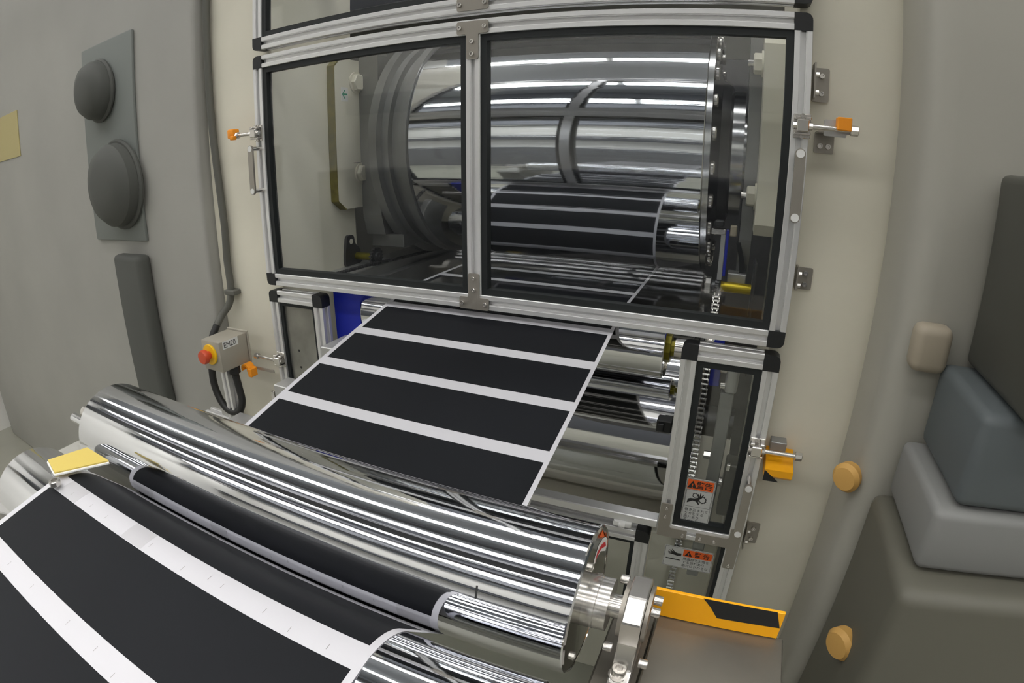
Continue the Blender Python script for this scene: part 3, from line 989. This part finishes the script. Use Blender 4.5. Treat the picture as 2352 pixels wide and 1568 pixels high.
WX0, WX1 = 0.369, 0.8868
web = thing('coated_web', 'white film web with wide black coated bars running through the machine', 'film', (0.628, -0.3, -0.08))
film = obj('film', ribbon(0, cum[-1], WX0, WX1, 0.00015), 'film', web, ang=50)
sw = []          # (start, end) of white gaps along the path
sA = s_at_y(AY)
for k in range(-12, 14):
    y = -0.1045 + 0.1173 * k
    if y > AY + 0.10:
        pass
g0 = s_at_y(-0.1163, sA)
g1 = s_at_y(-0.0928, sA)
pitch = 0.1203
gaps = []
s = g0
while s > sA + 0.02:
    gaps.append((s, s + 0.0242))
    s -= pitch
s = g0 + pitch
while s < cum[-1]:
    gaps.append((s, s + 0.0242))
    s += pitch
f0 = s_at_y(-0.783, 0, sA)
s = f0
while s > 0:
    gaps.append((s, s + 0.0265))
    s -= pitch
s = f0 + pitch
while s < sA - 0.06:
    gaps.append((s, s + 0.0265))
    s += pitch
gaps.sort()
prev = 0.0
for a, b in gaps + [(cum[-1], cum[-1] + 1)]:
    if a - prev > 0.02:
        obj('coated_bar', ribbon(prev, a, 0.3795, 0.8797, 0.0003), 'coating', web, ang=50)
    prev = b
fg = [g for g in gaps if g[1] < sA - 0.05]
for g, x0_, x1_ in ((fg[-1], 0.378, 0.432), (fg[-1], 0.560, 0.592), (fg[-1], 0.840, 0.878), (fg[-2], 0.400, 0.448), (fg[-2], 0.560, 0.600)):
    obj('tape_patch', ribbon(g[0] + 0.0008, g[1] - 0.0008, x0_, x1_, 0.00025), 'tape', web, 'greyish patch on the white gap', ang=50)
# faint ruled tick marks on the white gaps
tick = B()
rng = random.Random(3)
for a, b in gaps:
    if a < sA:
        for x in [0.42, 0.47, 0.52, 0.60, 0.66, 0.695, 0.73, 0.77, 0.815, 0.85]:
            s = a + 0.004 + rng.random() * 0.008
            x += rng.uniform(-0.01, 0.01)
            (p, n), (q, n2) = at_s(s), at_s(s + 0.006)
            o_ = 0.00035
            v = [tick.verts.new(c) for c in ((x, p[0] + n[0] * o_, p[1] + n[1] * o_), (x + 0.0006, p[0] + n[0] * o_, p[1] + n[1] * o_),
                                             (x + 0.0006, q[0] + n2[0] * o_, q[1] + n2[1] * o_), (x, q[0] + n2[0] * o_, q[1] + n2[1] * o_))]
            tick.faces.new(v)
obj('tick_marks', tick, 'grey_metal', web, 'tiny grey measuring ticks', smooth=False, kind='stuff')

# ------------------------------------------------------------------ pillow block, steel table, yellow guard
t = thing('bearing_block', 'chunky steel bearing block with cap screws holding the front roller shaft', 'bearing block', (1.0625, -0.605, -0.13))
bm = B()
octp = [(-0.640, -0.118), (-0.632, -0.092), (-0.634, -0.062), (-0.617, -0.044), (-0.588, -0.044), (-0.568, -0.062), (-0.568, -0.092), (-0.575, -0.124), (-0.655, -0.124)]
plate_yz(bm, octp, 1.0535, 1.0715)
bmesh.ops.bevel(bm, geom=bm.edges[:], offset=0.0012, segments=1, affect='EDGES')
body = obj('body', bm, 'steel_bright', t, ang=20)
obj('flange', add_lathe(B(), [(1.0490, 0.0), (1.0490, 0.027), (1.0530, 0.027)], (0, AY, AZ), 'X', 32), 'steel', t)
obj('flange', add_lathe(B(), [(1.0720, 0.027), (1.0755, 0.027), (1.0755, 0.0)], (0, AY, AZ), 'X', 32), 'steel', t)
for ay, az in ((-0.585, -0.055), (-0.632, -0.100)):
    screw(t, (1.049, ay, az), (-1, 0, 0), 0.0046, 0.008)
for ay, az in ((-0.600, -0.058), (-0.612, -0.062), (-0.640, -0.102)):
    screw(t, (1.0765, ay, az), (1, 0, 0), 0.0046, 0.008)
obj('foot', box((1.052, -0.665, -0.135), (1.0725, -0.560, -0.1235), 0.001), 'steel_bright', t)
bs = obj('foot_screw', add_lathe(B(), [(0.0, 0.0095), (0.002, 0.0095), (0.002, 0.0072), (0.010, 0.0072), (0.011, 0.0066), (0.011, 0.0038), (0.006, 0.0036), (0.006, 0)], (1.0605, -0.643, -0.1235), 'Z', 18), 'steel_bright', t)

bm = B()
add_box(bm, (1.0805, -0.90, -0.145), (1.213, -0.553, -0.122), 0.0015)
tag(obj('machine_table', bm, 'grey_plate'), 'flat brownish steel plate beside the front bearing block', 'plate')
t = thing('edge_guard', 'orange and black striped guard strip along the steel plate', 'guard', (1.14, -0.55, -0.122))
obj('strip', box((1.0735, -0.556, -0.1215), (1.2055, -0.552, -0.085), 0.0006), 'safety_yellow', t, smooth=False)
flat('stripe', [(1.122, -0.0845), (1.197, -0.0845), (1.2045, -0.1055), (1.140, -0.1075), (1.131, -0.0945)], 'black', t, -0.5562)
# support columns under the pillow blocks
bm = B()
add_box(bm, (1.035, -0.70, -1.2), (1.0795, -0.54, -0.1355), 0.002)
tag(obj('stand_column', bm, 'grey_plate'), 'grey steel stand under the front bearing block', 'stand')

# left end of the front rollers
t = thing('bearing_block', 'steel bearing block at the far left end of the front roller, blurred', 'bearing block', (0.19, -0.6, -0.14))
bm = B()
plate_yz(bm, octp, 0.180, 0.200)
obj('body', bm, 'steel_bright', t, ang=20)
bm = B()
add_box(bm, (0.10, -0.90, -1.2), (0.205, -0.50, -0.128), 0.003)
tag(obj('stand_column', bm, 'panel_grey'), 'grey stand under the left end of the front rollers', 'stand')
bm = B()
poly = [(0.419, -0.708), (0.377, -0.771), (0.20, -0.755), (0.24, -0.690)]
plate_xy(bm, [(0.419, -0.708), (0.377, -0.771), (0.333, -0.761), (0.354, -0.707)], -0.034, -0.030)
t = thing('warning_plate', 'pale yellow plate lying over the left margin of the web', 'plate', (0.34, -0.73, -0.034))
obj('plate', bm, 'pale_yellow', t, smooth=False)
obj('edge', add_tube(B(), [(0.4192, -0.7085, -0.0335), (0.377, -0.772, -0.0335), (0.333, -0.762, -0.0335)], 0.0018, 6), 'label_white', t, 'white edge trim')
bm = B()
add_lathe(bm, [(0, 0.008), (0.006, 0.008), (0.007, 0.0072), (0.007, 0.0045), (0.002, 0.0042), (0.002, 0)], (0.393, -0.780, -0.038), 'Z', 18)
tag(obj('cap_bolt', bm, 'steel_bright'), 'single steel cap bolt at the corner of the pale yellow plate', 'bolt')
# thin chrome tie bar behind the yellow plate
tag(obj('tie_bar', cyl((0, -0.655, -0.045), 'X', 0.008, 0.20, 0.44, 20), 'chrome'), 'thin chrome bar between the yellow plate and the front roller', 'bar')

# ------------------------------------------------------------------ small mechanisms inside
def sprocket_bm(c, axis_dir, r, th, teeth=18):
    bm = B()
    n = teeth * 4
    poly = []
    for k in range(n):
        a = 2 * PI * k / n
        rr = r * (1.10 if (k % 4) in (1, 2) else 0.93)
        poly.append((c[1] + rr * math.cos(a), c[2] + rr * math.sin(a)))
    plate_yz(bm, poly, c[0] - th / 2, c[0] + th / 2)
    add_cyl(bm, (c[0], c[1], c[2]), (axis_dir, 0, 0), r * 0.55, th / 2, th / 2 + 0.008, 16, 0.001)
    add_cyl(bm, (c[0], c[1], c[2]), (axis_dir, 0, 0), r * 0.25, th / 2, th / 2 + 0.012, 10, 0.001)
    return bm

t = thing('idler_sprocket', 'dark toothed sprocket on an olive spacer at the left inner wall', 'sprocket', (0.06, 0.345, 0.01))
bm = B()
poly = rounded([(0.288, -0.0115), (0.335, -0.0115), (0.368, -0.0115), (0.360, 0.035), (0.338, 0.050), (0.335, 0.078), (0.303, 0.080), (0.292, 0.03)], 0.012, 4)
plate_yz(bm, poly, 0.0205, 0.030)
obj('mounting_plate', bm, 'steel_dark', t)
obj('slot', cyl((0.030, 0.320, 0.060), 'X', 0.008, 0, 0.0006, 16), 'cream', t)
obj('spacer', cyl((0, 0.345, 0.012), 'X', 0.0115, 0.030, 0.096, 20), 'olive', t, 'olive plated spacer')
obj('wheel', sprocket_bm((0.101, 0.345, 0.012), 1, 0.028, 0.008), 'steel_dark', t, ang=15)

t = thing('idler_sprocket', 'dark toothed sprocket on a bright yellow spacer at the right inner wall', 'sprocket', (1.1, 0.33, 0.02))
obj('mounting_plate', box((1.143, 0.300, -0.035), (1.151, 0.360, 0.095), 0.003), 'steel_dark', t)
obj('spacer', cyl((0, 0.33, 0.026), 'X', 0.0125, 1.072, 1.143, 20), 'amber', t, 'bright yellow spacer')
obj('wheel', sprocket_bm((1.064, 0.33, 0.024), -1, 0.028, 0.009), 'steel_dark', t, ang=15)
obj('flange_nut', cyl((0, 0.33, 0.024), (-1, 0, 0), 0.022, -1.050, -1.035, 10, 0.002), 'steel_bright', t)

def chain(pts, name, label, w=0.012, pitch=0.0095, side=V(1, 0, 0), m='steel_bright', parent=None):
    """roller chain: rows of outer/inner plates and rollers, one mesh"""
    pts = [Vector(p) for p in pts]
    L = [0]
    for a, b in zip(pts, pts[1:]):
        L.append(L[-1] + (b - a).length)
    def at(s):
        for i in range(len(pts) - 1):
            if s <= L[i + 1]:
                return pts[i].lerp(pts[i + 1], (s - L[i]) / max(1e-9, L[i + 1] - L[i])), (pts[i + 1] - pts[i]).normalized()
        return pts[-1], (pts[-1] - pts[-2]).normalized()
    bm = B()
    n = int(L[-1] / pitch)
    for k in range(n):
        p, dr = at((k + 0.5) * pitch)
        nr = dr.cross(side).normalized()
        wd = w / 2 if k % 2 else w / 2 - 0.0022
        for sg in (-1, 1):
            c = p + side * (sg * wd)
            hx, hl, hh = 0.0009, pitch * 0.62, pitch * 0.42
            prof = [(-1, -0.55), (-0.55, -1), (-0.2, -0.62), (0.2, -0.62), (0.55, -1), (1, -0.55), (1, 0.55), (0.55, 1), (0.2, 0.62), (-0.2, 0.62), (-0.55, 1), (-1, 0.55)]
            add_prism(bm, prof, lambda a, b: c + dr * (a * hl) + nr * (b * hh) - side * hx, lambda a, b: c + dr * (a * hl) + nr * (b * hh) + side * hx)
        q, _ = at((k + 1) * pitch)
        add_cyl(bm, q, side, pitch * 0.28, -w / 2 - 0.0015, w / 2 + 0.0015, 6)
    return tag(obj(name, bm, m, smooth=False), label, 'chain')

chain([(0.118, 0.14, 0.006), (0.118, 0.30, 0.001), (0.118, 0.42, -0.007), (0.118, 0.66, -0.017), (0.118, 0.95, -0.020)],
      'roller_chain', 'roller chain lying along the pale bed plate, left behind the wide door', m='steel_dark')
chain([(1.066, 0.300, 0.015), (1.0665, 0.24, -0.03), (1.0665, 0.16, -0.12), (1.0700, 0.16, -0.40), (1.0690, 0.16, -0.90)],
      'roller_chain', 'bright roller chain hanging behind the narrow lower right door', m='steel_bright', w=0.014, pitch=0.0115)
bm = B()
add_box(bm, (0.0205, 0.22, -0.06), (0.111, 1.15, -0.012), 0.002)
tag(obj('bed_plate', bm, 'light_metal'), 'pale milled bed plate beside the chain, left behind the wide door', 'plate')
bm = B()
add_box(bm, (0.125, 0.20, -0.16), (0.150, 1.15, -0.035), 0.002)
tag(obj('side_rail', bm, 'grey_metal'), 'grey rail running inwards beside the chain and the web', 'rail')

# blue plates
bm = B()
plate_xz(bm, rounded([(0.186, -0.20), (0.262, -0.20), (0.268, -0.04), (0.285, 0.02), (0.186, 0.02)], 0.004, 3), 0.045, 0.060)
tag(obj('bearing_plate', bm, 'blue'), 'bright blue plate under the wide door, left of the web', 'plate')
bm = B()
add_box(bm, (1.0775, 0.09, -0.127), (1.098, 0.12, 0.0), 0.002)
tag(obj('bearing_plate', bm, 'blue'), 'narrow bright blue plate behind the narrow lower right door', 'plate')
# grey connector block and strip behind the lower right door
t = thing('cylinder_unit', 'grey cylinder unit with a connector behind the narrow lower right door', 'cylinder', (1.115, 0.1, -0.45))
obj('head', box((1.110, 0.080, -0.135), (1.136, 0.125, -0.045), 0.006, 2), 'light_metal', t)
obj('fitting', cyl((1.111, 0.09, -0.085), (-1, 0, 0), 0.010, 0, 0.014, 12), 'steel_bright', t)
obj('fitting', cyl((1.111, 0.09, -0.122), (-1, 0, 0), 0.008, 0, 0.010, 12), 'steel_bright', t)
obj('cable', add_tube(B(), spline([(1.136, 0.10, -0.075), (1.146, 0.09, -0.083), (1.149, 0.09, -0.095)], 6), 0.0022, 8), 'hose', t)
obj('strip', box((1.104, 0.085, -0.62), (1.132, 0.115, -0.136), 0.002), 'grey_metal', t)
obj('nut', cyl((1.104, 0.09, -0.285), (-1, 0, 0), 0.009, 0, 0.014, 6), 'steel_bright', t)
t = thing('rod_bracket', 'dark bracket with a steel pin behind the gear sticker', 'bracket', (1.15, 0.1, -0.4))
obj('body', box((1.140, 0.07, -0.42), (1.172, 0.12, -0.29), 0.003), 'panel_dark', t)
obj('pin', cyl((1.09, 0.09, -0.345), 'X', 0.010, 0.0425, 0.05, 16), 'steel_bright', t)
obj('nut', box((1.142, 0.062, -0.30), (1.150, 0.07, -0.285), 0.001), 'steel_bright', t)
t = thing('lower_shaft', 'olive plated shaft behind the hand sticker, low right', 'shaft', (1.12, 0.12, -0.65))
obj('collar', cyl((1.06, 0.15, -0.62), 'X', 0.026, 0, 0.015, 16), 'steel_dark', t)
obj('rod', cyl((1.075, 0.15, -0.62), 'X', 0.020, 0, 0.08, 20), 'olive', t)
# control bits at the right end of the drum
t = thing('web_sensor', 'slim blue and steel sensor arm at the lower right end of the big drum', 'sensor', (1.08, 0.32, 0.03))
obj('arm', box((1.062, 0.305, 0.045), (1.073, 0.325, 0.150), 0.001), 'light_metal', t)
obj('strip', box((1.0735, 0.305, 0.055), (1.080, 0.325, 0.160), 0.001), 'blue', t)
obj('clamp', box((1.040, 0.30, 0.150), (1.072, 0.33, 0.162), 0.001), 'steel_bright', t)
obj('head', box((1.046, 0.295, 0.168), (1.068, 0.325, 0.182), 0.003), 'black', t)
obj('connector', box((1.082, 0.300, 0.148), (1.097, 0.325, 0.172), 0.002), 'tan', t)
t = thing('cable_lever', 'black lever bracket low behind the right pane of the wide door', 'bracket', (1.12, 0.4, 0.05))
bm = B()
plate_xz(bm, [(1.098, 0.125), (1.108, 0.128), (1.118, 0.095), (1.128, 0.060), (1.112, 0.055), (1.108, 0.090)], 0.365, 0.375)
obj('lever', bm, 'black', t, smooth=False)
obj('base', box((1.085, 0.350, 0.030), (1.13, 0.395, 0.055), 0.002), 'light_metal', t)

# ------------------------------------------------------------------ pale blocks left of the web
def pale_block(a, b, label):
    bm = B()
    add_box(bm, a, b, 0.002)
    return tag(obj('web_guide_block', bm, 'light_metal'), label, 'block')
pale_block((0.222, -0.060, -0.190), (0.330, 0.035, -0.118), 'upper pale metal block left of the web, beside the blue plate')
pale_block((0.070, -0.090, -0.330), (0.200, -0.035, -0.232), 'middle pale metal block left of the web, beside the narrow door')
pale_block((-0.10, -0.15, -0.42), (0.10, -0.08, -0.352), 'lowest pale metal block left of the web, just behind the front roller')

# ------------------------------------------------------------------ emergency stop box, post, hose
t = thing('emergency_stop_box', 'grey box marked EM20 with a red button on a yellow ring', 'control box', (-0.14, -0.06, -0.225))
obj('housing', box((-0.180, -0.112, -0.224), (-0.100, -0.014, -0.139), 0.0035, 2), 'box_grey', t)
obj('lid', box((-0.184, -0.0135, -0.228), (-0.096, -0.007, -0.135), 0.002), 'box_grey', t)
rg = obj('ring', cyl((-0.142, -0.112, -0.176), (0, -1, 0), 0.0285, 0, 0.006, 32, 0.001), 'yellow', t, 'yellow warning ring')
obj('button', add_lathe(B(), [(0.006, 0.011), (0.014, 0.012), (0.018, 0.019), (0.026, 0.020), (0.032, 0.017), (0.033, 0)], (-0.142, -0.112, -0.176), (0, -1, 0), 32), 'red', rg, 'red mushroom button')
bm = B()
plate_yz(bm, [(-0.100, -0.162), (-0.046, -0.162), (-0.046, -0.140), (-0.100, -0.140)], -0.0998, -0.0994)
lb = obj('label_tape', bm, 'label_white', t, 'white tape reading EM20', smooth=False)
text_mesh('EM20', 0.0215, 'ink', lb, (-0.0990, -0.0975, -0.1585), (0, 1, 0), (0, 0, 1), name='lettering', sx=0.88)
obj('gland', cyl((-0.118, -0.060, -0.224), (0, 0, -1), 0.017, 0, 0.022, 8, 0.002), 'black', t, ang=10)
t2 = thing('hose', 'thick black hose looping under the emergency stop box and up the column', 'hose', (-0.15, -0.05, -0.37))
hp = spline([(-0.118, -0.060, -0.245), (-0.112, -0.060, -0.285), (-0.106, -0.062, -0.325), (-0.120, -0.066, -0.358), (-0.155, -0.070, -0.367), (-0.190, -0.072, -0.345),
             (-0.213, -0.070, -0.295), (-0.222, -0.060, -0.235), (-0.222, -0.045, -0.17), (-0.218, -0.02, -0.13)], 8)
obj('lower_hose', add_tube(B(), hp, 0.0105, 12), 'hose', t2)
cp = spline([(-0.218, -0.02, -0.13), (-0.212, 0.0, -0.105), (-0.195, 0.018, -0.075), (-0.186, 0.024, -0.03), (-0.190, 0.026, 0.05), (-0.185, 0.026, 0.14), (-0.192, 0.026, 0.26),
             (-0.205, 0.026, 0.42), (-0.215, 0.026, 0.62), (-0.22, 0.026, 0.9)], 8)
obj('conduit', add_tube(B(), cp, 0.0105, 12), 'conduit', t2, 'grey upper conduit')
obj('saddle_clip', box((-0.203, 0.010, -0.048), (-0.160, 0.0395, -0.034), 0.002), 'conduit', t2)
# aluminium post carrying the stop box
t = thing('post', 'slotted aluminium post under the emergency stop box', 'post', (-0.15, -0.06, -1.2))
stile(t, 'upright', -1.2, -0.2245, -0.15, -0.075)
rail(t, 'cross_foot', -0.28, -0.166, -0.405, -0.075)
obj('gusset', box((-0.205, -0.07, -0.39), (-0.166, -0.05, -0.35), 0.002), 'light_metal', t)

# ------------------------------------------------------------------ left: grey cabinet with dark fittings
t = thing('control_cabinet', 'tall grey cabinet filling the left edge of the picture', 'cabinet', (-1.5, 0.3, -1.2))
obj('body', box((-2.85, 0.0, -1.2), (-0.246, 0.60, 1.60), 0.012, 3), 'panel_grey', t)
def motor(x, z, r, depth, label):
    t = thing('cabinet_motor', label, 'motor', (x, 0, z), 'dark round motors on the grey cabinet')
    obj('flange', cyl((x, 0, z), (0, -1, 0), r * 1.0, 0.0125, 0.03, 40, 0.006), 'duct', t)
    obj('body', add_lathe(B(), [(0.03, r * 0.92), (depth * 0.6, r * 0.9), (depth * 0.85, r * 0.75), (depth, r * 0.4), (depth, 0)], (x, 0, z), (0, -1, 0), 40), 'duct', t)
motor(-0.757, 0.60, 0.105, 0.09, 'upper and smaller dark round motor on the grey cabinet')
motor(-0.660, 0.285, 0.145, 0.10, 'lower and larger dark round motor on the grey cabinet')
tag(obj('conduit_cover', box((-0.90, -0.012, 0.10), (-0.55, 0.0, 0.76), 0.005, 2), 'cover_grey'), 'slate grey upright cover behind the two dark motors', 'cover')
tag(obj('cable_duct', box((-0.72, -0.055, -0.70), (-0.55, 0.0, 0.06), 0.018, 3), 'duct'), 'dark upright cable duct on the grey cabinet below the motors', 'duct')
tag(obj('sign_sheet', box((-1.95, -0.004, 0.46), (-1.60, 0.0, 0.66), 0.001), 'faded_yellow'), 'faded yellow sheet on the grey cabinet at the far left edge', 'sign')

# ------------------------------------------------------------------ right: pillar, dark cabinets
bm = B()
add_box(bm, (1.352, -0.16, -1.2), (1.60, 0.038, 1.45), 0.045, 6)
tag(obj('machine_pillar', bm, 'pillar'), 'wide grey machine pillar right of the cream column', 'pillar')
def cabinet(name, a, b, m, label, bev=0.03):
    t = thing(name, label, 'cabinet', ((a[0] + b[0]) / 2, (a[1] + b[1]) / 2, a[2]))
    obj('body', box(a, b, bev * 0.4, 3), m, t)
    return t
cabinet('dark_cabinet', (1.462, -0.40, 0.075), (1.75, -0.17, 0.345), 'panel_dark', 'dark cabinet at the right edge, upper one')
cabinet('slate_cabinet', (1.425, -0.36, -0.055), (1.75, -0.17, 0.072), 'slate', 'slate blue cabinet at the right edge under the dark one', 0.035)
cabinet('pale_cabinet', (1.40, -0.37, -0.150), (1.75, -0.17, -0.058), 'pale_side', 'pale grey flat cabinet at the right edge under the slate one', 0.03)
cabinet('olive_cabinet', (1.375, -0.42, -1.2), (1.75, -0.17, -0.153), 'olive_grey', 'olive grey cabinet at the lower right corner', 0.05)
t = thing('clamp_knob', 'orange clamp knob on the grey pillar, upper of two', 'knob', (1.36, -0.15, -0.15))
obj('knob', add_lathe(B(), [(0, 0.012), (0.010, 0.024), (0.026, 0.026), (0.034, 0.020), (0.036, 0)], (1.352, -0.115, -0.160), (-0.6, -0.8, 0), 24), 'orange_soft', t)
t = thing('clamp_knob', 'orange clamp knob by the olive cabinet, lower of two', 'knob', (1.36, -0.3, -0.36))
obj('knob', add_lathe(B(), [(0, 0.014), (0.012, 0.026), (0.028, 0.028), (0.036, 0.022), (0.038, 0)], (1.385, -0.31, -0.345), (-0.8, -0.6, 0), 24), 'orange_soft', t)
t = thing('junction_box', 'small tan junction box on the grey pillar front', 'box', (1.40, -0.17, 0.05))
obj('housing', box((1.372, -0.195, 0.055), (1.430, -0.155, 0.125), 0.014, 4), 'tan', t)
